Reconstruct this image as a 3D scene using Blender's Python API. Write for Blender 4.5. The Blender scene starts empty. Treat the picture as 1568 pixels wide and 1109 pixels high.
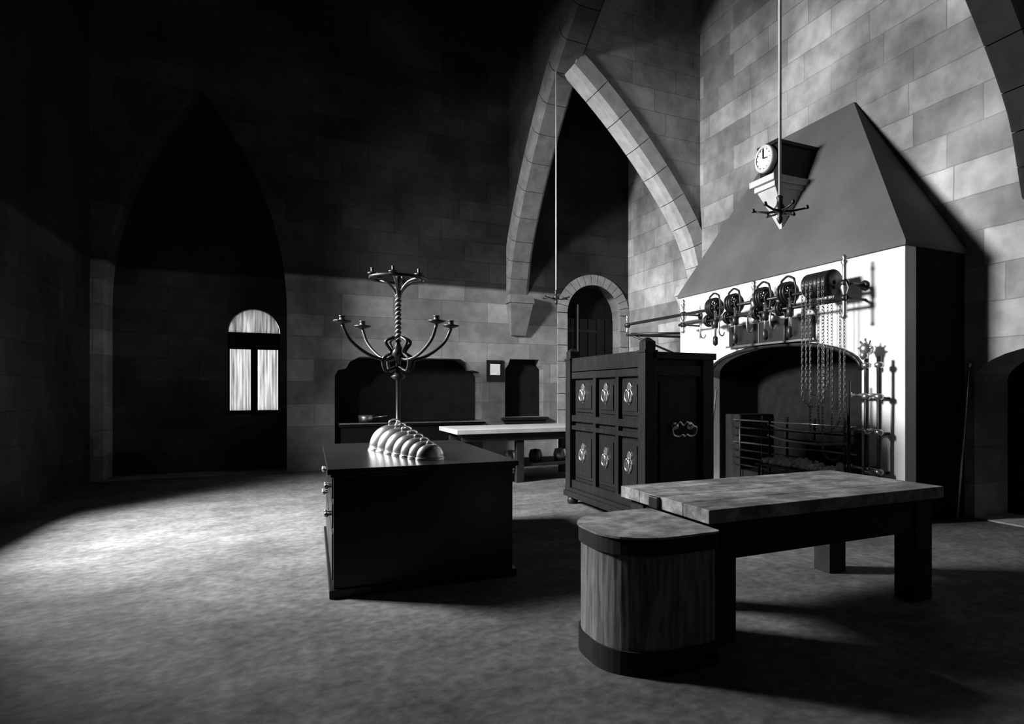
import bpy, bmesh, math, random
from mathutils import Vector, Matrix
from mathutils.geometry import tessellate_polygon
random.seed(7)
scene = bpy.context.scene
scene.view_settings.view_transform = 'Standard'

# ------------------------------------------------------------------ materials
def new_mat(name):
    m = bpy.data.materials.new(name); m.use_nodes = True
    nt = m.node_tree; b = nt.nodes['Principled BSDF']
    return m, nt, b

def mul(nt, col, fac):
    mx = nt.nodes.new('ShaderNodeMix'); mx.data_type = 'RGBA'; mx.blend_type = 'MULTIPLY'; mx.inputs['Factor'].default_value = 1
    nt.links.new(col, mx.inputs['A']); nt.links.new(fac, mx.inputs['B']); return mx.outputs['Result']

def plain(name, v, rough=0.6, metal=0.0, noise=0.25, scale=6.0, bump=0.0, stretch=(1,1,1), spec=0.5, stain=0.0, sscale=1.5, soft=.08, darken=None):
    m, nt, b = new_mat(name)
    geo = nt.nodes.new('ShaderNodeNewGeometry')
    mp = nt.nodes.new('ShaderNodeMapping'); mp.inputs['Scale'].default_value = stretch
    nz = nt.nodes.new('ShaderNodeTexNoise'); nz.inputs['Scale'].default_value = scale; nz.inputs['Detail'].default_value = 6
    cr = nt.nodes.new('ShaderNodeValToRGB')
    lo, hi = v*(1-noise), v*(1+noise)
    cr.color_ramp.elements[0].position = 0.3; cr.color_ramp.elements[0].color = (lo, lo, lo, 1)
    cr.color_ramp.elements[1].position = 0.7; cr.color_ramp.elements[1].color = (hi, hi, hi, 1)
    nt.links.new(geo.outputs['Position'], mp.inputs['Vector'])
    nt.links.new(mp.outputs[0], nz.inputs['Vector'])
    nt.links.new(nz.outputs['Fac'], cr.inputs['Fac'])
    col = cr.outputs['Color']
    if stain:
        for (sc, sft, st) in ((sscale, soft, stain), (sscale*4.3, soft*1.2, stain*.7)):
            n2 = nt.nodes.new('ShaderNodeTexNoise'); n2.inputs['Scale'].default_value = sc; n2.inputs['Detail'].default_value = 9; n2.inputs['Roughness'].default_value = .7
            nt.links.new(geo.outputs['Position'], n2.inputs['Vector'])
            mr = nt.nodes.new('ShaderNodeMapRange'); mr.inputs['From Min'].default_value = .5-sft; mr.inputs['From Max'].default_value = .5+sft
            mr.inputs['To Min'].default_value = 1-st; mr.inputs['To Max'].default_value = 1.2
            nt.links.new(n2.outputs['Fac'], mr.inputs['Value'])
            col = mul(nt, col, mr.outputs[0])
    if darken:  # painted shade: colour darkens with height
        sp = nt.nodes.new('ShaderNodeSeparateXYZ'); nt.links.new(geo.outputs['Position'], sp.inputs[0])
        m2 = nt.nodes.new('ShaderNodeMapRange'); m2.inputs['From Min'].default_value = darken[0]; m2.inputs['From Max'].default_value = darken[1]
        m2.inputs['To Min'].default_value = 1; m2.inputs['To Max'].default_value = darken[2]
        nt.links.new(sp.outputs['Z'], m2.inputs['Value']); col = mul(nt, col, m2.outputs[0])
    nt.links.new(col, b.inputs['Base Color'])
    b.inputs['Roughness'].default_value = rough; b.inputs['Metallic'].default_value = metal
    b.inputs['Specular IOR Level'].default_value = spec
    if bump:
        bp = nt.nodes.new('ShaderNodeBump'); bp.inputs['Strength'].default_value = bump; bp.inputs['Distance'].default_value = 0.02
        nt.links.new(nz.outputs['Fac'], bp.inputs['Height']); nt.links.new(bp.outputs[0], b.inputs['Normal'])
    return m

def stone(name, axis, v, darken_z=None, darken=0.3, mortar=0.68, var=0.2, bw=1.05, rh=.47, w=.04):
    m, nt, b = new_mat(name); N = nt.nodes; L = nt.links
    geo = N.new('ShaderNodeNewGeometry'); sp = N.new('ShaderNodeSeparateXYZ'); L.new(geo.outputs['Position'], sp.inputs[0])
    wn = N.new('ShaderNodeTexNoise'); wn.inputs['Scale'].default_value = 2.5; wn.inputs['Detail'].default_value = 1; L.new(geo.outputs['Position'], wn.inputs['Vector'])
    wv = N.new('ShaderNodeVectorMath'); wv.operation = 'SCALE'; wv.inputs['Scale'].default_value = .025
    L.new(wn.outputs['Color'], wv.inputs[0])
    cb = N.new('ShaderNodeCombineXYZ')
    L.new(sp.outputs['Y' if axis == 'X' else 'X'], cb.inputs[0]); L.new(sp.outputs['Z'], cb.inputs[1])
    ad = N.new('ShaderNodeVectorMath'); ad.operation = 'ADD'; L.new(cb.outputs[0], ad.inputs[0]); L.new(wv.outputs[0], ad.inputs[1])
    br = N.new('ShaderNodeTexBrick'); L.new(ad.outputs[0], br.inputs['Vector'])
    br.inputs['Scale'].default_value = 1; br.inputs['Brick Width'].default_value = bw; br.inputs['Row Height'].default_value = rh
    br.squash = 1.35; br.squash_frequency = 3; br.offset_frequency = 2
    br.inputs['Mortar Size'].default_value = 0.009; br.inputs['Mortar Smooth'].default_value = 0.4
    a = v*(1-var); c = v*(1+var)
    br.inputs['Color1'].default_value = (a, a, a, 1); br.inputs['Color2'].default_value = (c, c, c, 1)
    mm = v*mortar; br.inputs['Mortar'].default_value = (mm, mm, mm, 1)
    out = br.outputs['Color']
    for (sc, lo, hi) in ((.55, .45, 1.35), (4, .84, 1.12)):
        nz = N.new('ShaderNodeTexNoise'); nz.inputs['Scale'].default_value = sc; nz.inputs['Detail'].default_value = 7; nz.inputs['Roughness'].default_value = .5
        L.new(geo.outputs['Position'], nz.inputs['Vector'])
        mr = N.new('ShaderNodeMapRange'); mr.inputs['From Min'].default_value = .35; mr.inputs['From Max'].default_value = .65
        mr.inputs['To Min'].default_value = lo; mr.inputs['To Max'].default_value = hi
        L.new(nz.outputs['Fac'], mr.inputs['Value']); out = mul(nt, out, mr.outputs[0])
    if darken_z is not None:  # masonry turns darker above a set height
        m2 = N.new('ShaderNodeMapRange'); m2.inputs['From Min'].default_value = darken_z-w; m2.inputs['From Max'].default_value = darken_z+w
        m2.inputs['To Min'].default_value = 1; m2.inputs['To Max'].default_value = darken
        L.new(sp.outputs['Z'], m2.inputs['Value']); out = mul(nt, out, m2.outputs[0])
    L.new(out, b.inputs['Base Color'])
    n2 = N.new('ShaderNodeTexNoise'); n2.inputs['Scale'].default_value = 14; n2.inputs['Detail'].default_value = 5
    L.new(geo.outputs['Position'], n2.inputs['Vector'])
    sb = N.new('ShaderNodeMath'); sb.operation = 'MULTIPLY_ADD'; sb.inputs[1].default_value = -1.2
    L.new(br.outputs['Fac'], sb.inputs[0]); L.new(n2.outputs['Fac'], sb.inputs[2])
    bp = N.new('ShaderNodeBump'); bp.inputs['Strength'].default_value = .35; bp.inputs['Distance'].default_value = 0.012
    L.new(sb.outputs[0], bp.inputs['Height']); L.new(bp.outputs[0], b.inputs['Normal'])
    b.inputs['Roughness'].default_value = .92; b.inputs['Specular IOR Level'].default_value = .1
    return m

M_FLOOR = plain('floor_stone', .095, .85, noise=.3, scale=14, bump=.1, spec=.08, stain=.36, sscale=1.1, soft=.14)
M_STX = stone('stone_side', 'X', .36, var=.34, darken_z=8.8, w=1.6, darken=.25)  # fades darker towards the top
M_STXL = stone('stone_side_dim', 'X', .035, darken_z=4.07, darken=.35)
M_STY = stone('stone_end', 'Y', .25, darken_z=4.07, darken=.13, var=.28)  # upper masonry darker than the band below
M_STYR = stone('stone_recess', 'Y', .05, darken_z=4.07, darken=.3)
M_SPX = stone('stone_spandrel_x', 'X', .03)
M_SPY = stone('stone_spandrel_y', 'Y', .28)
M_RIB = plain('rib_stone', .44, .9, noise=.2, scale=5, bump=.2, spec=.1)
M_RIBL = plain('rib_stone_shade_top', .20, .9, noise=.25, scale=5, bump=.2, spec=.1, darken=(7.4, 8.6, .10))  # shade above the rib crossing is put into the colour
M_RIBD = plain('rib_stone_shaded', .025, .9, noise=.2, scale=5, bump=.2, spec=.1)  # dark copy of the rib stone, the near rib's shade painted in
M_TRIM = plain('arch_stone', .34, .9, noise=.2, scale=5, bump=.2, spec=.1)
M_VAULT = plain('vault_dark', .015, .95, spec=.1)  # one even near-black tone
M_PLASTER = plain('white_plaster', .76, .9, noise=.09, scale=1.4, bump=.1, spec=.1)
M_HOOD = plain('hood_grey', .095, .8, noise=.2, scale=1.1, bump=.05, spec=.12)
M_SOOT_SHADE = plain('soot_shade_black', .012, .95, spec=.05)
M_DARK = plain('dark_recess', .012, .9, spec=.1)
M_OAK = plain('dark_oak', .009, .42, noise=.4, scale=5, stretch=(6,6,1), bump=.08, spec=.26)
M_CHEST = plain('ebonised_wood', .006, .3, noise=.3, scale=4, spec=.3)
M_TABLE = plain('scrubbed_top', .21, .7, noise=.3, scale=3, stretch=(1,3,3), bump=.2, spec=.12, stain=.45, sscale=2.4)
M_TABLE2 = plain('scrubbed_pale', .34, .6, noise=.15, scale=3)
M_LEG = plain('table_frame', .015, .7, noise=.3, spec=.15)
M_BLOCK = plain('block_wood', .13, .7, noise=.55, scale=5, stretch=(7,7,.7), bump=.15, spec=.15)
M_IRON = plain('black_iron', .03, .4, metal=.6, noise=.2)
M_CHAIN = plain('chain_iron', .14, .45, metal=.7, noise=.2)
M_STEEL = plain('polished_steel', .45, .3, metal=.9, noise=.15)
M_SILVER = plain('silver_cover', .85, .28, metal=1, noise=.06, scale=3)
M_BRASS = plain('pale_brass', .5, .3, metal=.9, noise=.2)
M_WHITE = plain('white_card', .75, .8, noise=.03)
M_ASH = plain('ash', .85, .95, noise=.2, scale=18)
M_GREYP = plain('painted_grey', .45, .7, noise=.1)

mcur, nt, b = new_mat('curtain')
nt.nodes.remove(b)
out = nt.nodes['Material Output']; tr = nt.nodes.new('ShaderNodeBsdfTranslucent'); df = nt.nodes.new('ShaderNodeBsdfDiffuse'); mix = nt.nodes.new('ShaderNodeMixShader')
geo = nt.nodes.new('ShaderNodeNewGeometry'); mp = nt.nodes.new('ShaderNodeMapping'); mp.inputs['Scale'].default_value = (22, 1, 1.2)
nz = nt.nodes.new('ShaderNodeTexNoise'); nz.inputs['Scale'].default_value = 1; cr = nt.nodes.new('ShaderNodeValToRGB')
cr.color_ramp.elements[0].position = .3; cr.color_ramp.elements[0].color = (.3,.3,.3,1)
cr.color_ramp.elements[1].position = .65; cr.color_ramp.elements[1].color = (.95,.95,.95,1)
nt.links.new(geo.outputs['Position'], mp.inputs[0]); nt.links.new(mp.outputs[0], nz.inputs[0]); nt.links.new(nz.outputs['Fac'], cr.inputs[0])
nt.links.new(cr.outputs[0], tr.inputs[0]); nt.links.new(cr.outputs[0], df.inputs[0])
mix.inputs[0].default_value = .2; nt.links.new(tr.outputs[0], mix.inputs[1]); nt.links.new(df.outputs[0], mix.inputs[2]); nt.links.new(mix.outputs[0], out.inputs[0])
M_CURT = mcur

# ------------------------------------------------------------------ builder
class B:
    def __init__(s, name):
        s.name = name; s.v = []; s.f = []; s.mi = []; s.sm = []; s.mats = []
    def m(s, mat):
        if mat not in s.mats: s.mats.append(mat)
        return s.mats.index(mat)
    def add(s, vs, fs, mat, smooth=False):
        o = len(s.v); s.v += [tuple(x) for x in vs]; k = s.m(mat)
        for f in fs:
            s.f.append([i+o for i in f]); s.mi.append(k); s.sm.append(smooth)
    def box(s, x0, x1, y0, y1, z0, z1, mat, top=None):
        ix, iy = top or (0, 0)
        vs = [(x0,y0,z0),(x1,y0,z0),(x1,y1,z0),(x0,y1,z0),(x0+ix,y0+iy,z1),(x1-ix,y0+iy,z1),(x1-ix,y1-iy,z1),(x0+ix,y1-iy,z1)]
        s.add(vs, [(0,3,2,1),(4,5,6,7),(0,1,5,4),(1,2,6,5),(2,3,7,6),(3,0,4,7)], mat)
    def prism(s, outer, holes, fn, w0, w1, mat):
        loops = [outer] + list(holes)
        flat = [p for l in loops for p in l]; n = len(flat)
        tris = tessellate_polygon([[Vector((p[0], p[1], 0)) for p in l] for l in loops])
        vs = [fn(p[0], p[1], w0) for p in flat] + [fn(p[0], p[1], w1) for p in flat]
        fs = [tuple(t) for t in tris] + [tuple(i+n for i in reversed(t)) for t in tris]
        o = 0
        for l in loops:
            k = len(l)
            for i in range(k):
                a = o+i; c = o+(i+1) % k
                fs.append((a, c, c+n, a+n))
            o += k
        s.add(vs, fs, mat)
    def tube(s, path, r, mat, n=8, closed=False):
        P = [Vector(p) for p in path]; k = len(P)
        rs = r if isinstance(r, (list, tuple)) else [r]*k
        if len(rs) < k: rs = list(rs)+[rs[-1]]*(k-len(rs))
        vs = []; nrm = None
        for i in range(k):
            if closed: t = P[(i+1) % k]-P[i-1]
            else: t = P[min(i+1, k-1)]-P[max(i-1, 0)]
            if t.length < 1e-9: t = Vector((0,0,1))
            t.normalize()
            if nrm is None:
                a = Vector((0,0,1)) if abs(t.z) < .9 else Vector((1,0,0))
                nrm = t.cross(a).normalized()
            nrm = (nrm - t*nrm.dot(t)).normalized(); bn = t.cross(nrm)
            for j in range(n):
                g = 2*math.pi*j/n
                vs.append(P[i] + (nrm*math.cos(g)+bn*math.sin(g))*rs[i])
        fs = []
        for i in range(k if closed else k-1):
            for j in range(n):
                a = i*n+j; c = i*n+(j+1) % n; i2 = ((i+1) % k)*n
                fs.append((a, c, i2+(j+1) % n, i2+j))
        if not closed:
            fs.append(tuple(reversed(range(n)))); fs.append(tuple(range((k-1)*n, k*n)))
        s.add(vs, fs, mat, True)
    def lathe(s, prof, org, axis, mat, n=20, sq=1.0, side=None):
        ax = Vector(axis).normalized()
        a = side and Vector(side).normalized() or ax.cross(Vector((0,0,1)) if abs(ax.z) < .9 else Vector((1,0,0))).normalized()
        c = ax.cross(a); vs = []
        for (r, z) in prof:
            r = max(r, 1e-4)
            for j in range(n):
                g = 2*math.pi*j/n
                vs.append(Vector(org)+ax*z+(a*math.cos(g)+c*math.sin(g)*sq)*r)
        fs = []
        for i in range(len(prof)-1):
            for j in range(n):
                fs.append((i*n+j, i*n+(j+1) % n, (i+1)*n+(j+1) % n, (i+1)*n+j))
        s.add(vs, fs, mat, True)
    def ball(s, c, r, mat, n=12):
        pr = [(r*math.sin(math.pi*i/8), -r*math.cos(math.pi*i/8)) for i in range(9)]
        s.lathe(pr, c, (0,0,1), mat, n)
    def done(s, bevel=0, rotz=None, pivot=(0,0,0)):
        me = bpy.data.meshes.new(s.name); me.from_pydata(s.v, [], s.f)
        for mt in s.mats: me.materials.append(mt)
        for p, k, sm in zip(me.polygons, s.mi, s.sm): p.material_index = k; p.use_smooth = sm
        bm = bmesh.new(); bm.from_mesh(me); bmesh.ops.recalc_face_normals(bm, faces=bm.faces)
        if rotz:
            bmesh.ops.rotate(bm, verts=bm.verts, cent=Vector(pivot), matrix=Matrix.Rotation(rotz, 3, 'Z'))
        bm.to_mesh(me); bm.free()
        ob = bpy.data.objects.new(s.name, me); scene.collection.objects.link(ob)
        if bevel:
            md = ob.modifiers.new('bevel', 'BEVEL'); md.width = bevel; md.segments = 2; md.limit_method = 'ANGLE'; md.angle_limit = math.radians(50)
        return ob

FX = lambda u, v, w: (w, u, v)
FY = lambda u, v, w: (u, w, v)
FZ = lambda u, v, w: (u, v, w)

def arc(cx, cy, r, a0, a1, n):
    return [(cx+r*math.cos(math.radians(a0+(a1-a0)*i/n)), cy+r*math.sin(math.radians(a0+(a1-a0)*i/n))) for i in range(n+1)]
def spline(pts, n=8):
    P = [Vector(p) for p in pts]; P = [2*P[0]-P[1]] + P + [2*P[-1]-P[-2]]; out = []
    for i in range(1, len(P)-2):
        for k in range(n):
            t = k/n; a, b_, c, d = P[i-1], P[i], P[i+1], P[i+2]
            out.append(.5*((2*b_)+(c-a)*t+(2*a-5*b_+4*c-d)*t*t+(3*b_-a-3*c+d)*t**3))
    out.append(P[-2]); return [tuple(p) for p in out]

# ------------------------------------------------------------------ room shell
XL, XR, YN, YF, ZC = -3.2, 7.95, -1.5, 15.0, 10.4
f = B('floor'); f.box(XL-1, XR+1.2, YN-.5, YF+1.2, -.3, 0, M_FLOOR); f.done()
c = B('ceiling'); c.box(XL-1, XR+1.2, YN-.5, YF+1.2, ZC, ZC+.3, M_VAULT); c.done()

def round_arch(x0, x1, zs, z0, n=20):
    cx = (x0+x1)/2; r = (x1-x0)/2
    return [(x0, z0)] + [(cx-r*math.cos(math.pi*i/n), zs+r*math.sin(math.pi*i/n)) for i in range(n+1)] + [(x1, z0)]
R = 6.8
rec = []
zt = math.sqrt(R*R-(R-1.5)**2)
for i in range(13):
    z = zt*i/12; rec.append((-R+math.sqrt(R*R-z*z), 3.3+z))
left = [(-3.0-x, z) for x, z in rec[:-1]]
big = [(0, .02)] + rec + list(reversed(left)) + [(-3.0, .02)]
sh = [(.9,.02),(.9,2.0),(.97,2.12),(1.12,2.15),(1.2,2.3),(1.4,2.41),(3.56,2.41),(3.74,2.3),(3.84,2.15),(3.99,2.12),(4.06,2.0),(4.06,.02)]
niche = [(4.62,1.05),(4.62,2.2),(4.7,2.3),(4.74,2.44),(5.47,2.44),(5.51,2.3),(5.59,2.2),(5.59,1.05)]
door = round_arch(6.21, 7.69, 3.63, .02)
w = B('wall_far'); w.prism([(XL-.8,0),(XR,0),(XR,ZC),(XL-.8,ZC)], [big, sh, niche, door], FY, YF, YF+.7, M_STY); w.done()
win_s = [(-1.09,1.24)] + [(-.61-.48*math.cos(math.pi*i/16), 2.9+.5*math.sin(math.pi*i/16)) for i in range(17)] + [(-.13,1.24)]
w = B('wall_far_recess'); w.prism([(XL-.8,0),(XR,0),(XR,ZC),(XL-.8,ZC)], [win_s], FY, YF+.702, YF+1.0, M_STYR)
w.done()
t = B('trim_recess_lining')
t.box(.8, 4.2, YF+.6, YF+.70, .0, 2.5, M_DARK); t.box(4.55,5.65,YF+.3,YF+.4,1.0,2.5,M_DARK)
t.done()

w = B('window_1')
w.box(-1.12,-.10,YF+.74,YF+.84,2.55,2.9,M_DARK)
w.box(-.68,-.55,YF+.74,YF+.84,1.22,2.6,M_DARK); w.box(-1.12,-.1,YF+.70,YF+.84,1.18,1.26,M_DARK)
w.box(-1.12,-1.06,YF+.74,YF+.84,1.22,2.9,M_DARK); w.box(-.17,-.10,YF+.74,YF+.84,1.22,2.9,M_DARK)
w.prism([(-1.09,2.88)]+[(-.61-.47*math.cos(math.pi*i/16), 2.9+.49*math.sin(math.pi*i/16)) for i in range(17)]+[(-.13,2.88)], [], FY, YF+.80, YF+.81, M_CURT)
for (a, b_) in ((-1.05,-.69),(-.54,-.18)):
    n = 30; vs = []; fs = []
    for i in range(n+1):
        x = a+(b_-a)*i/n; yy = YF+.88+.02*math.sin(i*1.3)
        vs += [(x,yy,1.25),(x,yy,2.56)]
    for i in range(n): fs.append((2*i,2*i+2,2*i+3,2*i+1))
    w.add(vs, fs, M_CURT, True)
w.done()

ropen = [(3.2,.02),(3.2,1.8)] + [(4.28-1.08*math.cos(math.pi*i/14), 1.8+.42*math.sin(math.pi*i/14)) for i in range(1,14)] + [(5.36,1.8),(5.36,.02)]
w = B('wall_right'); w.prism([(YN,0),(YF,0),(YF,ZC),(YN,ZC)], [ropen], FX, XR, XR+.7, M_STX); w.done()
w = B('wall_right_recess'); w.box(XR+.71, XR+.9, 2.5, 6, 0, 3, M_DARK); w.done()
# thick left wall; unseen deep window embrasure, its edges set to cut the daylight
WY0, WY1, WZ0, WZ1 = 8.2, 10.6, 1.7, 5.9
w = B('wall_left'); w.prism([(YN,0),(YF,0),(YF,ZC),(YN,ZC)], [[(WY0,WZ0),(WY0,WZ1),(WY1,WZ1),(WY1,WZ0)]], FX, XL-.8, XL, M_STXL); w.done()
w = B('unseen_window_2')
for k in range(4):
    y = WY0+(WY1-WY0-.05)*k/3; w.box(XL-.7,XL-.62,y,y+.05,WZ0,WZ1,M_DARK)
for z in (WZ0,2.8,4.1,WZ1-.05): w.box(XL-.69,XL-.63,WY0,WY1,z,z+.05,M_DARK)
w.done()
w = B('wall_near'); w.box(XL-.8, XR, YN-.4, YN, 0, ZC, M_STYR); w.done()

# vault ribs ------------------------------------------------------------
HALF = [(0,3.95),(.49,5.15),(1.62,6.62),(3.05,7.97),(4.7,9.0),(6.0,9.55),(7.45,9.75)]
def ribcurve(a, b_, half):
    L = b_-a
    h = spline(HALF, 6)
    if half:
        r_ = [(b_-p[0], p[1]) for p in h if b_-p[0] > a]
        return list(reversed(r_))
    lft = [(a+p[0], p[1]) for p in h if p[0] < L/2-.02]
    rgt = [(b_-p[0], p[1]) for p in h if p[0] < L/2-.02]
    return lft + [((a+b_)/2, lft[-1][1]+.02)] + list(reversed(rgt))
def rib(idx, fn, a, b_, w0, w1, mat_sp, mat=None, corb=True, half=False, D=.42):
    mat = mat or M_RIB
    cv = ribcurve(a, b_, half)
    o = B('trim_%d' % idx)
    off = []
    for i, p in enumerate(cv):
        q0 = Vector(cv[max(i-1,0)]); q1 = Vector(cv[min(i+1,len(cv)-1)]); tt = (q1-q0).normalized()
        nn = Vector((-tt.y, tt.x)); off.append((p[0]+nn.x*D, p[1]+nn.y*D))
    off = [(min(max(x, a-.05), b_+.05), z) for x, z in off]
    step = 2; i = 0
    while i < len(cv)-1:
        j = min(i+step, len(cv)-1)
        inn = [Vector(p) for p in cv[i:j+1]]; ou = [Vector(p) for p in off[i:j+1]]
        d0 = (inn[-1]-inn[0]).normalized()*.007
        inn[0] = inn[0]+d0; ou[0] = ou[0]+d0; inn[-1] = inn[-1]-d0; ou[-1] = ou[-1]-d0
        ch = .07
        def inset(p, q, k): return (p[0]+(q[0]-p[0])*k, p[1]+(q[1]-p[1])*k)
        ip = [inset(p, q, .22) for p, q in zip([tuple(x) for x in inn], [tuple(x) for x in ou])]
        nI = len(inn); vs = []
        for k in range(nI):
            for (pt, ww) in ((ou[k], w0), (ip[k], w0), (inn[k], w0+ch), (inn[k], w1-ch), (ip[k], w1), (ou[k], w1)):
                vs.append(fn(pt[0], pt[1], ww))
        fs = []
        for k in range(nI-1):
            for m_ in range(6):
                fs.append((k*6+m_, k*6+(m_+1) % 6, (k+1)*6+(m_+1) % 6, (k+1)*6+m_))
        fs.append(tuple(range(6))); fs.append(tuple(range((nI-1)*6, nI*6)))
        o.add(vs, fs, mat)
        i = j
    mid = [((p[0]+q[0])/2, (p[1]+q[1])/2) for p, q in zip(cv, off)]
    mid = [(min(max(x, a), b_), z) for x, z in mid]
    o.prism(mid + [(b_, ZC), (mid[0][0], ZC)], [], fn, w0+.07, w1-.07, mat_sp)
    for (e, sgn) in ((a, 1), (b_, -1)):
        if not corb or (half and sgn == 1): continue
        def cor(u0, z0, u1, z1, wi0, wi1):
            vs = []
            for (uu, zz, k) in ((u0, z0, wi0), (u1, z1, wi1)):
                for (q, ww) in ((0, w0+k), (0, w1-k), (uu, w1-k), (uu, w0+k)):
                    vs.append(fn(e+sgn*q, zz, ww))
            o.add(vs, [(0,1,2,3),(4,5,6,7),(0,1,5,4),(1,2,6,5),(2,3,7,6),(3,0,4,7)], mat)
        cor(.34, 3.95, .38, 3.75, 0, -.03); cor(.36, 3.74, .10, 3.0, 0, .1)
    o.done()
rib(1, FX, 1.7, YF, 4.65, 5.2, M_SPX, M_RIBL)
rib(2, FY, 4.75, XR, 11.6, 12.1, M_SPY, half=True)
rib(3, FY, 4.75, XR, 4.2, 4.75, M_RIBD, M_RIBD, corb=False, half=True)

# door arch trim ---------------------------------------------------------
o = B('trim_4'); cx = 6.95
nv = 15
for i in range(nv):
    a0 = 180-180*i/nv-.5; a1 = 180-180*(i+1)/nv+.5
    o.prism(arc(cx,3.63,.74,a0,a1,3)+arc(cx,3.63,1.0,a1,a0,3), [], FY, YF-.05, YF-.001, M_TRIM)
for i in range(9):
    for x0, x1 in ((5.95,6.21),(7.69,7.93)): o.box(x0,x1,YF-.05,YF-.001,.01+i*.402,.395+i*.402,M_TRIM)
o.done()
o = B('door_1')
o.prism(round_arch(6.21,7.69,3.63,.01), [], FY, YF+.42, YF+.5, M_DARK)
for i in range(6): o.box(6.24+i*.245,6.46+i*.245,YF+.39,YF+.42,.02,3.55,M_CHEST)
for z in (.7,2.0,3.2): o.box(6.25,7.2,YF+.37,YF+.39,z,z+.07,M_IRON)
o.box(6.62,6.66,YF+.3,YF+.37,2.2,3.9,M_GREYP)
o.done()
o = B('niche_shelf'); o.box(4.52,5.68,YF-.14,YF-.001,.97,1.04,M_DARK)
o.box(4.58,5.62,YF-.1,YF-.001,.9,.97,M_DARK)
o.done(.01)

# chimney breast --------------------------------------------------------
mouth = [(6.18,.02),(6.18,1.95)] + [(7.915-1.735*math.cos(math.pi*i/20), 1.95+.43*math.sin(math.pi*i/20)**.9) for i in range(1,20)] + [(9.65,1.95),(9.65,.02)]
o = B('chimney_breast')
outl = [(5.5,0),(10.66,0),(10.66,3.47),(5.5,3.47)]
o.prism(outl, [mouth], FX, 6.8, 7.0, M_PLASTER)
o.prism([(5.503,0),(10.657,0),(10.657,3.46),(5.503,3.46)], [mouth], FX, 7.001, XR-.001, M_SOOT_SHADE)  # hearth soot inside; outer flanks black, their shade put into the colour
o.box(7.88, XR-.002, 6.0, 9.8, 0, 2.5, M_SOOT_SHADE)
rimp = mouth[1:-1]
o.tube([(6.79, p[0], p[1]) for p in rimp], .035, M_IRON, 6)
o.done()
o = B('fireplace_hood')
vs = [(6.76,5.46,3.47),(6.76,10.7,3.47),(XR-.002,10.7,3.47),(XR-.002,5.46,3.47),
      (6.76,5.46,3.53),(6.76,10.7,3.53),(XR-.002,10.7,3.53),(XR-.002,5.46,3.53),
      (XR-.04,7.35,6.21),(XR-.04,9.05,6.21),(XR-.002,9.05,6.21),(XR-.002,7.35,6.21)]
o.add(vs, [(0,1,2,3),(0,1,5,4),(1,2,6,5),(2,3,7,6),(3,0,4,7),(4,5,9,8),(5,6,10,9),(6,7,11,10),(7,4,8,11),(8,9,10,11)], M_HOOD)
o.done()

o = B('wall_clock')
cz, cy = 5.36, 8.1
o.lathe([(.17,.0),(.215,.0),(.225,.04),(.215,.09),(.20,.12),(.2,.3)], (6.72,cy,cz), (1,0,0), M_GREYP, 28)
o.lathe([(0,.015),(.185,.015)], (6.72,cy,cz), (1,0,0), M_WHITE, 28)
o.box(6.705,6.73,cy-.006,cy+.006,cz,cz+.15,M_IRON); o.box(6.705,6.73,cy-.1,cy,cz-.006,cz+.006,M_IRON)
for k in range(12):
    a = k*math.pi/6; o.box(6.722,6.733,cy+.155*math.cos(a)-.009,cy+.155*math.cos(a)+.009,cz+.155*math.sin(a)-.009,cz+.155*math.sin(a)+.009,M_IRON)
o.box(6.84,7.62,cy-.22,cy+.22,cz-.3,cz+.22,M_OAK)
o.box(6.80,7.68,cy-.25,cy+.25,cz+.2,cz+.26,M_OAK)
o.done(.008)
o = B('clock_bracket')
o.box(6.68,7.5,cy-.3,cy+.3,4.95,5.05,M_GREYP)
o.box(6.74,7.45,cy-.25,cy+.25,4.87,4.95,M_GREYP)
for (x0,zz0,hw0,x1,zz1,hw1) in ((6.78,4.87,.22,6.95,4.6,.15),(6.95,4.6,.15,7.08,4.28,.03)):
    vs = [(x0,cy-hw0,zz0),(7.4,cy-hw0,zz0),(7.4,cy+hw0,zz0),(x0,cy+hw0,zz0),(x1,cy-hw1,zz1),(7.3,cy-hw1,zz1),(7.3,cy+hw1,zz1),(x1,cy+hw1,zz1)]
    o.add(vs, [(0,3,2,1),(4,5,6,7),(0,1,5,4),(1,2,6,5),(2,3,7,6),(3,0,4,7)], M_GREYP)
o.done(.01)

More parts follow.
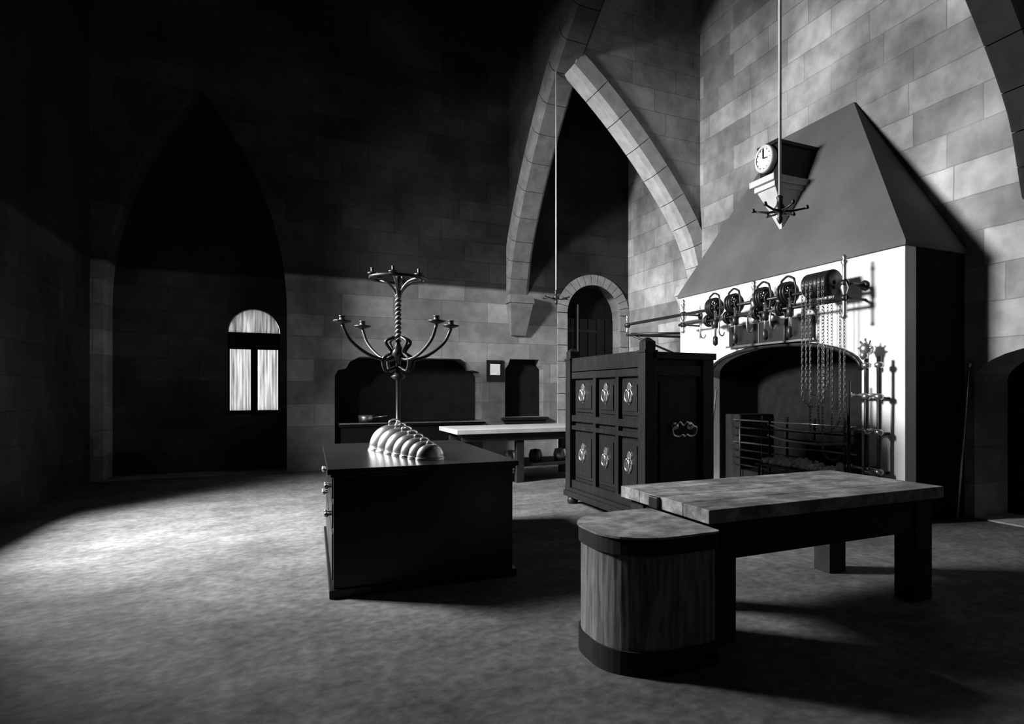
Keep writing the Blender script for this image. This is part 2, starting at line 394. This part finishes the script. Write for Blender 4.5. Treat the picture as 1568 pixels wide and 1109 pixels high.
# spit drive machinery ---------------------------------------------------
o = B('spit_drive')
SX = 6.42
o.tube([(SX,12.2,3.08),(SX,6.1,3.03)], .03, M_IRON, 8)
o.tube([(SX,10.1,2.88),(SX,6.1,2.85)], .026, M_IRON, 8)
def standard(y, z0, z1):
    o.lathe([(.02,0),(.05,.02),(.03,.06),(.03,(z1-z0)*.4),(.06,(z1-z0)*.5),(.03,(z1-z0)*.6),(.03,(z1-z0)-.1),(.05,(z1-z0)-.06),(.02,(z1-z0)-.03),(.04,(z1-z0)),(0,(z1-z0)+.04)], (SX,y,z0), (0,0,1), M_STEEL, 12)
for y, z0, z1 in ((12.15,2.9,3.25),(9.96,2.72,3.3),(7.95,2.72,3.34),(6.12,2.6,3.4)):
    standard(y, z0, z1)
    o.lathe([(.03,0),(.055,.01),(.055,.08),(.03,.09)], (SX,y-.045,3.06), (0,1,0), M_IRON, 12)
    if y < 10.6:
        o.lathe([(.03,0),(.05,.01),(.05,.08),(.03,.09)], (SX,y-.045,2.87), (0,1,0), M_IRON, 12)
        o.tube([(SX,y,3.06),(6.795,y,3.06)], .022, M_IRON, 6)
        o.tube([(SX,y,2.87),(6.795,y,2.87)], .02, M_IRON, 6)
        o.lathe([(0,0),(.07,0),(.07,.02),(.03,.03)], (6.797,y,3.06), (-1,0,0), M_IRON, 12)
def wheel(y, z, R, wd=.05, x=SX, m_=None):
    o.tube([(x+R*math.cos(a*math.pi/10), y, z+R*math.sin(a*math.pi/10)) for a in range(20)], wd/2, m_ or M_IRON, 8, True)
    for a in range(5):
        g = a*math.pi*2/5; o.tube([(x,y,z),(x+R*math.cos(g),y,z+R*math.sin(g))], .012, M_IRON, 5)
for y in (9.0,8.46,7.73,7.19):
    for dy in (-.06,.0,.06): wheel(y+dy, 3.08, .14, .045)
    o.lathe([(.07,0),(.07,.02),(.03,.04),(.03,.18),(.07,.2),(.07,.22)], (SX,y-.11,3.06), (0,1,0), M_STEEL, 12)
    o.tube([(SX-.05,y-.1,3.0),(SX-.05,y-.1,2.48)], .02, M_STEEL, 8)
    o.lathe([(.03,0),(.055,.02),(.055,.12),(.03,.14)], (SX-.05,y-.1,2.72), (0,0,1), M_IRON, 10)
    o.lathe([(.01,0),(.045,.03),(.045,.14),(.01,.18)], (SX-.05,y-.1,2.42), (0,0,1), M_IRON, 10)
    wheel(y+.12, 2.87, .09, .04); wheel(y+.17, 2.87, .09, .04)
    o.lathe([(.02,0),(.05,.01),(.05,.1),(.02,.11)], (SX,y+.2,2.87), (0,1,0), M_STEEL, 12)
    o.box(SX-.03,6.795,y-.13,y-.07,2.86,2.9,M_IRON)
    for sgn in (-1, 1):
        o.tube(spline([(SX,y+.13*sgn,3.27),(SX,y+.17*sgn,3.1),(SX,y+.14*sgn,2.9),(SX,y+.04*sgn,2.74)],4), .017, M_IRON, 6)
    o.tube(spline([(SX,y-.13,3.27),(SX,y,3.32),(SX,y+.13,3.27)],4), .017, M_IRON, 6)
    o.tube(spline([(SX-.02,y+.24,2.87),(SX-.1,y+.26,2.8),(SX-.1,y+.26,2.62),(SX-.02,y+.28,2.58),(SX+.02,y+.28,2.64)],4), .013, M_STEEL, 6)
for k in range(6):
    yy = 6.30+k*.075
    o.lathe([(.03,0),(.175,0),(.175,.018),(.14,.034),(.175,.05),(.175,.066),(.03,.066)], (SX,yy,3.1), (0,1,0), M_IRON, 24)
o.done()
o = B('hanging_chain')
def chain(pts, pitch=.044, r=.0052):
    P = [Vector(p) for p in pts]; acc = 0; pos = []
    for a, b_ in zip(P[:-1], P[1:]):
        L = (b_-a).length; dct = (b_-a)/L; t_ = acc
        while t_ < L: pos.append((a+dct*t_, dct)); t_ += pitch
        acc = t_-L
    for i, (p, dct) in enumerate(pos):
        s_ = Vector((0,1,0)) if i % 2 else Vector((1,0,0))
        s_ = (s_-dct*s_.dot(dct)).normalized()
        ring = [p+dct*(.028*math.cos(g))+s_*(.014*math.sin(g)) for g in [2*math.pi*k/8 for k in range(8)]]
        o.tube(ring, r, M_CHAIN, 4, True)
def loop(y, xo, zb, dy=.03):
    pts = [(SX-xo,y,3.1)]+[(SX-xo,y,zb+.16)]+[(SX-xo+ (xo*2)*(1-math.cos(math.pi*k/8))/2, y-dy*k/8, zb+.16-.16*math.sin(math.pi*k/8)) for k in range(1,8)]+[(SX+xo,y-dy,zb+.16),(SX+xo,y-dy,3.1)]
    chain(pts)
for y, zb in ((6.70,1.45),(6.625,1.6),(6.55,.95),(6.40,1.15),(6.325,.75)): loop(y, .18, zb)
o.done()
o = B('iron_flue_plate')
o.box(6.74,6.798,7.04,9.02,2.42,2.76,M_IRON); o.box(6.70,6.74,7.0,9.06,2.40,2.43,M_STEEL)
for y in (7.6,8.2,8.8): o.box(6.72,6.745,y,y+.02,2.43,2.76,M_STEEL)
o.done()
o = B('spit_rack')
for y in (5.94,5.74):
    o.tube([(6.62,y,0),(6.62,y,2.1)], .03, M_IRON, 8)
    for z in (.02,.6,1.1,1.55,1.95): o.lathe([(.03,0),(.06,.02),(.06,.06),(.03,.08)], (6.62,y,z), (0,0,1), M_STEEL, 12)
for z in (.62,1.12,1.57):
    o.tube([(6.62,5.74,z+.04),(6.62,6.2,z+.04)], .022, M_STEEL, 8); o.ball((6.62,6.22,z+.04),.045,M_STEEL)
    o.tube([(6.62,5.94,z+.04),(6.795,5.94,z+.04)], .025, M_IRON, 6); o.tube([(6.62,5.74,z),(6.795,5.74,z)], .02, M_IRON, 6)
o.tube([(6.5,6.12,0),(6.5,6.12,1.8)], .025, M_IRON, 8)
o.ball((6.62,5.94,2.2),.09,M_BRASS); o.ball((6.58,5.94,2.12),.06,M_BRASS)
for k in range(5):
    a = math.pi*k/4; o.tube([(6.62,5.94,2.2),(6.6,5.94+.12*math.cos(a),2.22+.12*math.sin(a))], [.03,.012], M_BRASS, 6)
o.done()
o = B('cooking_range')
o.box(7.1,7.85,6.25,6.6,0,1.25,M_IRON); o.box(7.1,7.85,9.2,9.6,0,1.25,M_IRON)
o.box(7.1,7.85,6.6,9.2,0,.28,M_IRON)
for i in range(7): o.tube([(7.05,6.5,.38+i*.13),(7.02,7.9,.38+i*.13),(7.05,9.3,.38+i*.13)], .014, M_STEEL if i in (6,3) else M_IRON, 6)
for y in (6.7,7.3,7.9,8.5,9.1): o.tube([(7.04,y,.1),(7.04,y,1.25)], .02, M_IRON, 6)
for zz in (.95,1.12):
    o.tube(spline([(6.72,6.3,zz),(6.68,6.9,zz-.04),(6.68,7.5,zz-.03),(6.74,8.0,zz+.02)],5), .018, M_STEEL, 6)
for y in (6.4,7.95): o.tube([(6.73,y,0),(6.73,y,1.2)], .02, M_IRON, 6)
o.box(6.55,6.9,6.3,8.1,.5,.53,M_IRON)
for y in (6.35,8.05): o.tube([(6.6,y,0),(6.6,y,.5)], .02, M_IRON, 6)
o.done()
o = B('ash_heap')
for k in range(130):
    y = random.uniform(6.4,7.95); x = random.uniform(6.58,6.86); r = random.uniform(.02,.055)
    o.ball((x,y,.531+r*.95+random.choice((0,0,.05))), r, M_ASH, 7)
o.done()

o = B('iron_crane_bracket')
o.tube([(XR-.05,11.3,2.9),(6.5,12.15,2.88)], .03, M_IRON, 6); o.tube([(XR-.05,11.8,2.3),(6.55,12.12,2.84)], .025, M_IRON, 6); o.tube([(XR-.05,12.2,2.88),(6.4,12.15,2.86)], .03, M_IRON, 6)
o.box(XR-.05,XR-.001,11.2,12.3,2.84,2.95,M_IRON); o.box(XR-.05,XR-.001,11.74,11.86,2.2,2.9,M_IRON)
o.done()

o = B('fire_iron'); o.tube([(7.55,5.33,0.01),(7.9,5.4,2.0)], .017, M_STEEL, 7); o.ball((7.9,5.4,2.0),.035,M_STEEL); o.done()
o = B('fire_iron.001'); o.tube([(6.45,9.3,0.01),(6.77,9.42,1.7)], .015, M_STEEL, 7); o.done()

# ------------------------------------------------------------------ chest
o = B('kitchen_chest')
cx0, cx1, cy0, cy1 = .33, 1.80, 5.66, 8.35
o.box(cx0,cx1,cy0,cy1,.06,.99,M_CHEST)
o.box(cx0-.03,cx1+.03,cy0-.03,cy1+.03,0,.07,M_CHEST)
o.box(cx0-.045,cx1+.045,cy0-.045,cy1+.045,.99,1.035,M_CHEST)
o.box(cx0-.02,cx1+.02,cy0-.02,cy1+.02,.965,.99,M_CHEST)
for k in range(2):
    ya = cy0+.08+k*1.3
    for z0, z1 in ((.12,.50),(.54,.74),(.78,.95)):
        o.box(cx0-.01,cx0,ya,ya+1.2,z0,z1,M_CHEST)
    for z in (.64,.87):
        for yy in (ya+.12,ya+.24):
            o.lathe([(.012,0),(.012,.02),(.026,.035),(.022,.052),(0,.06)], (cx0-.009,yy,z), (-1,0,0), M_BRASS, 12)
o.done(.008, rotz=math.radians(-1.8), pivot=(cx0,cy0,0))

# silver dish covers (graduated row)
yy = 5.93; K = 7
for k in range(K):
    t_ = k/(K-1); rx = .13+.14*t_; ry = (.068+.07*t_); h = .12+.13*t_
    yc = yy+ry; yy = yc+ry+.004; x = 1.15-.13*t_
    o = B('dish_cover' if k == 0 else 'dish_cover.%03d' % k)
    pr = [(rx,0),(rx,.008),(rx*.95,.02)] + [(rx*.95*math.cos(a*math.pi/20)**.8 if a < 10 else 0, .02+h*math.sin(a*math.pi/20)) for a in range(1,11)]
    base = (x, yc, 1.0355)
    o.lathe(pr, base, (0,0,1), M_SILVER, 32, ry/rx, side=(1,0,0))
    o.tube([(x+rx*.97*math.cos(g*math.pi/16), yc+ry*.97*math.sin(g*math.pi/16), 1.0355+.02) for g in range(32)], .006, M_SILVER, 6, True)
    zt = 1.0355+.018+h; s_ = .6+.5*t_
    o.tube(spline([(x-.05*s_,yc,zt-.004),(x-.045*s_,yc,zt+.03*s_),(x,yc,zt+.05*s_),(x+.045*s_,yc,zt+.03*s_),(x+.05*s_,yc,zt-.004)],4), .008*s_, M_SILVER, 8)
    o.done()

# candelabrum
o = B('candelabrum')
px, py = 1.17, 8.03
o.lathe([(.0,0),(.17,0),(.17,.02),(.14,.04),(.06,.07),(.03,.12),(.03,.2),(.05,.23),(.025,.26),(.025,.75),(.04,.77),(.065,.80),(.04,.84),(.028,.86),(.028,.98),(.045,1.0),(.08,1.06),(.06,1.12),(.035,1.16),(.024,1.2),(.024,1.9),(.04,1.92),(.05,1.95),(.02,1.99),(0,2.02)], (px,py,1.036), (0,0,1), M_IRON, 16)
for ph in (0, math.pi):
    o.tube([(px+.026*math.cos(g*.7+ph), py+.026*math.sin(g*.7+ph), 2.25+g*.0118) for g in range(55)], .013, M_CHAIN, 6)
o.lathe([(.05,0),(.085,.03),(.05,.06)], (px,py,1.8), (0,0,1), M_IRON, 14)
def cup(p, s_=1):
    o.lathe([(.008*s_,0),(.03*s_,.01),(.085*s_,.03),(.09*s_,.045),(.03*s_,.04),(.03*s_,.09),(.036*s_,.1),(0,.1)], p, (0,0,1), M_IRON, 14)
for k, ang in enumerate((-28, 22, 152, 208)):
    a = math.radians(ang) + math.radians(-27.5)
    dx, dy = math.cos(a), math.sin(a)
    pts = spline([(px,py,2.1),(px+.12*dx,py+.12*dy,2.03),(px+.32*dx,py+.32*dy,2.08),(px+.52*dx,py+.52*dy,2.24),(px+.61*dx,py+.61*dy,2.42)], 6)
    o.tube(pts, .019, M_IRON, 8); cup(pts[-1], 1.1)
    o.tube(spline([(px+.02*dx,py+.02*dy,1.95),(px+.14*dx,py+.14*dy,1.9),(px+.17*dx,py+.17*dy,2.04),(px+.08*dx,py+.08*dy,2.12),(px+.14*dx,py+.14*dy,2.24),(px+.05*dx,py+.05*dy,2.3)], 5), .02, M_IRON, 6)
for k in range(6):
    a = k*math.pi/3+.2; dx, dy = math.cos(a), math.sin(a)
    pts = spline([(px,py,2.72),(px+.05*dx,py+.05*dy,2.85),(px+.15*dx,py+.15*dy,2.95),(px+.3*dx,py+.3*dy,2.99)], 5)
    o.tube(pts, .014, M_CHAIN, 8); cup((px+.3*dx,py+.3*dy,2.985), .6)
o.tube([(px+.31*math.cos(g*math.pi/16), py+.31*math.sin(g*math.pi/16), 2.99) for g in range(32)], .02, M_IRON, 6, True)
o.done()

# ------------------------------------------------------------------ tall oak cabinet
o = B('oak_cabinet')
A0, A1, C0, C1 = 3.71, 4.62, 6.55, 8.92
o.box(A0+.06,A1-.03,C0+.05,C1-.05,.14,2.04,M_OAK)
for (x0, y0, hh, fin) in ((A0-.03,C0-.02,2.29,1),(A0-.03,C1-.15,2.29,1),(A1-.13,C0-.02,2.06,0),(A1-.13,C1-.15,2.06,0)):
    o.box(x0,x0+.16,y0,y0+.17,.12,hh-.16*fin,M_OAK)
    if fin:
        o.box(x0-.012,x0+.172,y0-.012,y0+.182,hh-.18,hh-.15,M_OAK)
        o.box(x0+.01,x0+.15,y0+.01,y0+.16,hh-.15,hh-.05,M_OAK); o.box(x0+.01,x0+.15,y0+.01,y0+.16,hh-.05,hh,M_OAK,(.05,.055))
    o.lathe([(.0,0),(.07,0),(.085,.04),(.07,.09),(.05,.12)], (x0+.08,y0+.085,0.0), (0,0,1), M_OAK, 14)
o.box(A0-.06,A1+.03,C0-.05,C1+.03,.12,.2,M_OAK); o.box(A0-.04,A1+.02,C0-.03,C1+.02,.2,.25,M_OAK)
o.box(A0+.1,A1+.05,C0-.05,C1+.04,2.04,2.12,M_OAK); o.box(A0-.0,A0+.12,C0+.15,C1-.15,1.93,2.14,M_OAK)
for z0, z1 in ((.25,.36),(1.10,1.16),(1.22,1.31),(1.84,1.95)): o.box(A0+.0,A0+.07,C0+.14,C1-.14,z0,z1,M_OAK)
cols = ((6.72,7.28),(7.36,7.96),(8.04,8.76))
for y in (7.28,7.96): o.box(A0+.005,A0+.07,y,y+.08,.3,1.9,M_OAK)
for (y0, y1) in cols:
    for z0, z1 in ((.36,1.10),(1.31,1.84)):
        o.box(A0+.035,A0+.07,y0+.05,y1-.05,z0+.05,z1-.05,M_OAK)
        o.box(A0+.02,A0+.04,y0+.1,y1-.1,z0+.1,z1-.1,M_OAK)
        yc = (y0+y1)/2; zc = (z0+z1)/2+.04; X = A0+.018
        pl = [(yc-.02,zc+.15),(yc-.06,zc+.1),(yc-.05,zc+.05),(yc-.085,zc),(yc-.06,zc-.08),(yc,zc-.13),(yc+.06,zc-.08),(yc+.085,zc),(yc+.05,zc+.05),(yc+.06,zc+.1),(yc+.02,zc+.15)]
        o.prism(pl, [], FX, X-.008, X, M_STEEL)
        o.ball((X-.03,yc,zc+.05),.025,M_BRASS)
        o.tube([(X-.035,yc+.055*math.sin(g*math.pi/7),zc-.02-.07*math.cos(g*math.pi/7)) for g in range(14)], .011, M_BRASS, 6, True)
for z0, z1 in ((.25,.38),(1.84,1.97)): o.box(A0+.13,A1-.1,C0+.0,C0+.06,z0,z1,M_OAK)
o.box(A0+.2,A1-.2,C0+.03,C0+.06,.45,1.78,M_OAK)
hx, hz = 4.22, 1.19
for sx in (-1, 1):
    o.lathe([(.045,0),(.05,.01),(.02,.02),(.02,.05),(.03,.06),(0,.07)], (hx+sx*.11,C0+.03,hz+.05), (0,-1,0), M_BRASS, 12)
    o.tube(spline([(hx+sx*.11,C0-.03,hz+.05),(hx+sx*.17,C0-.03,hz+.03),(hx+sx*.15,C0-.03,hz-.05),(hx+sx*.08,C0-.03,hz-.07),(hx+sx*.03,C0-.03,hz-.05),(hx,C0-.03,hz-.075)],5), .013, M_BRASS, 6)
o.tube(spline([(hx-.11,C0+.0,hz+.05),(hx-.05,C0-.0,hz+.1),(hx,C0+.0,hz+.06),(hx+.05,C0-.0,hz+.1),(hx+.11,C0+.0,hz+.05)],5), .013, M_BRASS, 6)
o.done(.006)

# ------------------------------------------------------------------ foreground table
o = B('kitchen_table')
T0, T1, S0, S1 = 2.37, 4.63, 3.38, 4.6
nb = 4
for i in range(nb):
    a = S0+(S1-S0)*i/nb; o.box(T0,T1,a+(.0015 if i else 0),a+(S1-S0)/nb-.0015,.81,.90,M_TABLE)
o.box(T0+.1,T1-.1,S0+.07,S0+.11,.55,.81,M_LEG); o.box(T0+.1,T1-.1,S1-.11,S1-.07,.55,.81,M_LEG)
o.box(T0+.08,T0+.12,S0+.1,S1-.1,.55,.81,M_LEG); o.box(T1-.12,T1-.08,S0+.1,S1-.1,.55,.81,M_LEG)
for x in (T0+.06,T1-.26):
    for y in (S0+.06,S1-.26):
        o.box(x,x+.2,y,y+.2,0,.81,M_LEG)
o.box(T0-.03,T0+.001,3.98,4.1,.812,.895,M_IRON)
o.done(.006)

def rrect(x0, x1, y0, y1, r, e=0):
    x0 -= e; x1 += e; y0 -= e; y1 += e
    return arc(x0+r,y1-r,r,90,180,12)+arc(x0+r,y0+r,r,180,270,12)+arc(x1-.04,y0+.04,.04,270,360,4)+arc(x1-.04,y1-.04,.04,0,90,4)
o = B('chopping_block')
bx = (1.66, 2.32, 3.22, 4.06, .36)
o.prism(rrect(*bx), [], FZ, 0, .80, M_BLOCK)
o.prism(rrect(*bx, .012), [], FZ, .70, .795, M_LEG)
o.prism(rrect(*bx, .012), [], FZ, 0, .14, M_LEG)
o.prism(rrect(*bx, .018), [], FZ, .795, .808, M_TABLE)
o.done()

# ------------------------------------------------------------------ back table
o = B('scrubbed_table')
o.box(2.6,5.3,11.2,12.7,.91,.99,M_TABLE2)
for x in (2.75,5.0):
    for y in (11.3,12.4): o.box(x,x+.14,y,y+.14,0,.91,M_LEG)
o.box(3.7,3.84,11.3,11.44,0,.91,M_LEG)
o.box(2.7,5.2,11.27,11.31,.77,.91,M_LEG); o.box(2.7,5.2,11.35,12.5,.28,.33,M_LEG)
for k in range(4): o.lathe([(0,0),(.11,0),(.13,.12),(.1,.22),(0,.24)], (3.2+k*.5,11.7,.332), (0,0,1), M_STEEL if k % 2 else M_IRON, 16)
o.done(.006)
o = B('serving_counter')
o.box(.95,4.0,14.45,15.55,.93,1.0,M_CHEST); o.box(1.0,3.95,14.5,15.5,0,.93,M_CHEST)
o.tube([(.95,14.43,.99),(4.0,14.43,.99)], .018, M_STEEL, 6)
o.done(.01)
o = B('steel_pan')
o.lathe([(0,0),(.14,0),(.16,.15),(.15,.15),(.13,.02),(0,.02)], (1.5,14.8,1.001), (0,0,1), M_STEEL, 20); o.tube([(1.64,14.75,1.1),(1.9,14.6,1.14)], .012, M_STEEL, 6); o.done()
o = B('picture_frame')
o.box(4.17,4.57,YF-.03,YF-.001,1.9,2.4,M_DARK); o.box(4.25,4.49,YF-.036,YF-.03,2.05,2.31,M_WHITE); o.done()

# ------------------------------------------------------------------ gas pendants
for k, (x, y, zz) in enumerate(((4.52,5.18,3.52),(4.72,11.95,3.5))):
    o = B('gas_pendant' if k == 0 else 'gas_pendant.%03d' % k)
    o.tube([(x,y,zz+.05),(x,y,ZC if k == 0 else 8.3)], .017, M_GREYP, 8)
    o.lathe([(0,-.14),(.02,-.12),(.035,-.08),(.02,-.05),(.05,-.01),(.06,.03),(.035,.07),(.03,.12),(.04,.14),(.02,.16)], (x,y,zz), (0,0,1), M_IRON, 14)
    for j in range(6):
        a = j*math.pi/3+.3; dx, dy = math.cos(a), math.sin(a)
        o.tube([(x,y,zz),(x+.12*dx,y+.12*dy,zz-.01),(x+.27*dx,y+.27*dy,zz+.01)], [.016,.012,.01], M_IRON, 6)
        o.lathe([(.012,0),(.022,.01),(.012,.04)], (x+.27*dx,y+.27*dy,zz), (0,0,1), M_IRON, 8)
    o.done()

# ------------------------------------------------------------------ lights
def area(name, loc, tgt, sx, sy, p):
    l = bpy.data.lights.new(name, 'AREA'); l.shape = 'RECTANGLE'; l.size = sx; l.size_y = sy; l.energy = p
    ob = bpy.data.objects.new(name, l); ob.location = loc
    ob.rotation_euler = (Vector(tgt)-Vector(loc)).to_track_quat('-Z', 'Y').to_euler(); scene.collection.objects.link(ob); return ob
area('daylight', (XL-2.0,10.0,5.9), (5,8.4,2.2), 4.4, 2.4, 10500)
wd = bpy.data.worlds.new('world'); scene.world = wd; wd.use_nodes = True
wd.node_tree.nodes['Background'].inputs[0].default_value = (1,1,1,1); wd.node_tree.nodes['Background'].inputs[1].default_value = 1.6

# ------------------------------------------------------------------ camera
cd = bpy.data.cameras.new('camera'); cam = bpy.data.objects.new('camera', cd); scene.collection.objects.link(cam)
cam.location = (0,0,1.65); cam.rotation_euler = (math.pi/2, 0, -math.radians(27.49))
cd.sensor_width = 36; cd.sensor_fit = 'HORIZONTAL'; cd.lens = 36*990/1568
cd.shift_x = (784-954.5)/1568; cd.shift_y = (600-554.2)/1568
cd.clip_start = .05; cd.clip_end = 100
scene.camera = cam
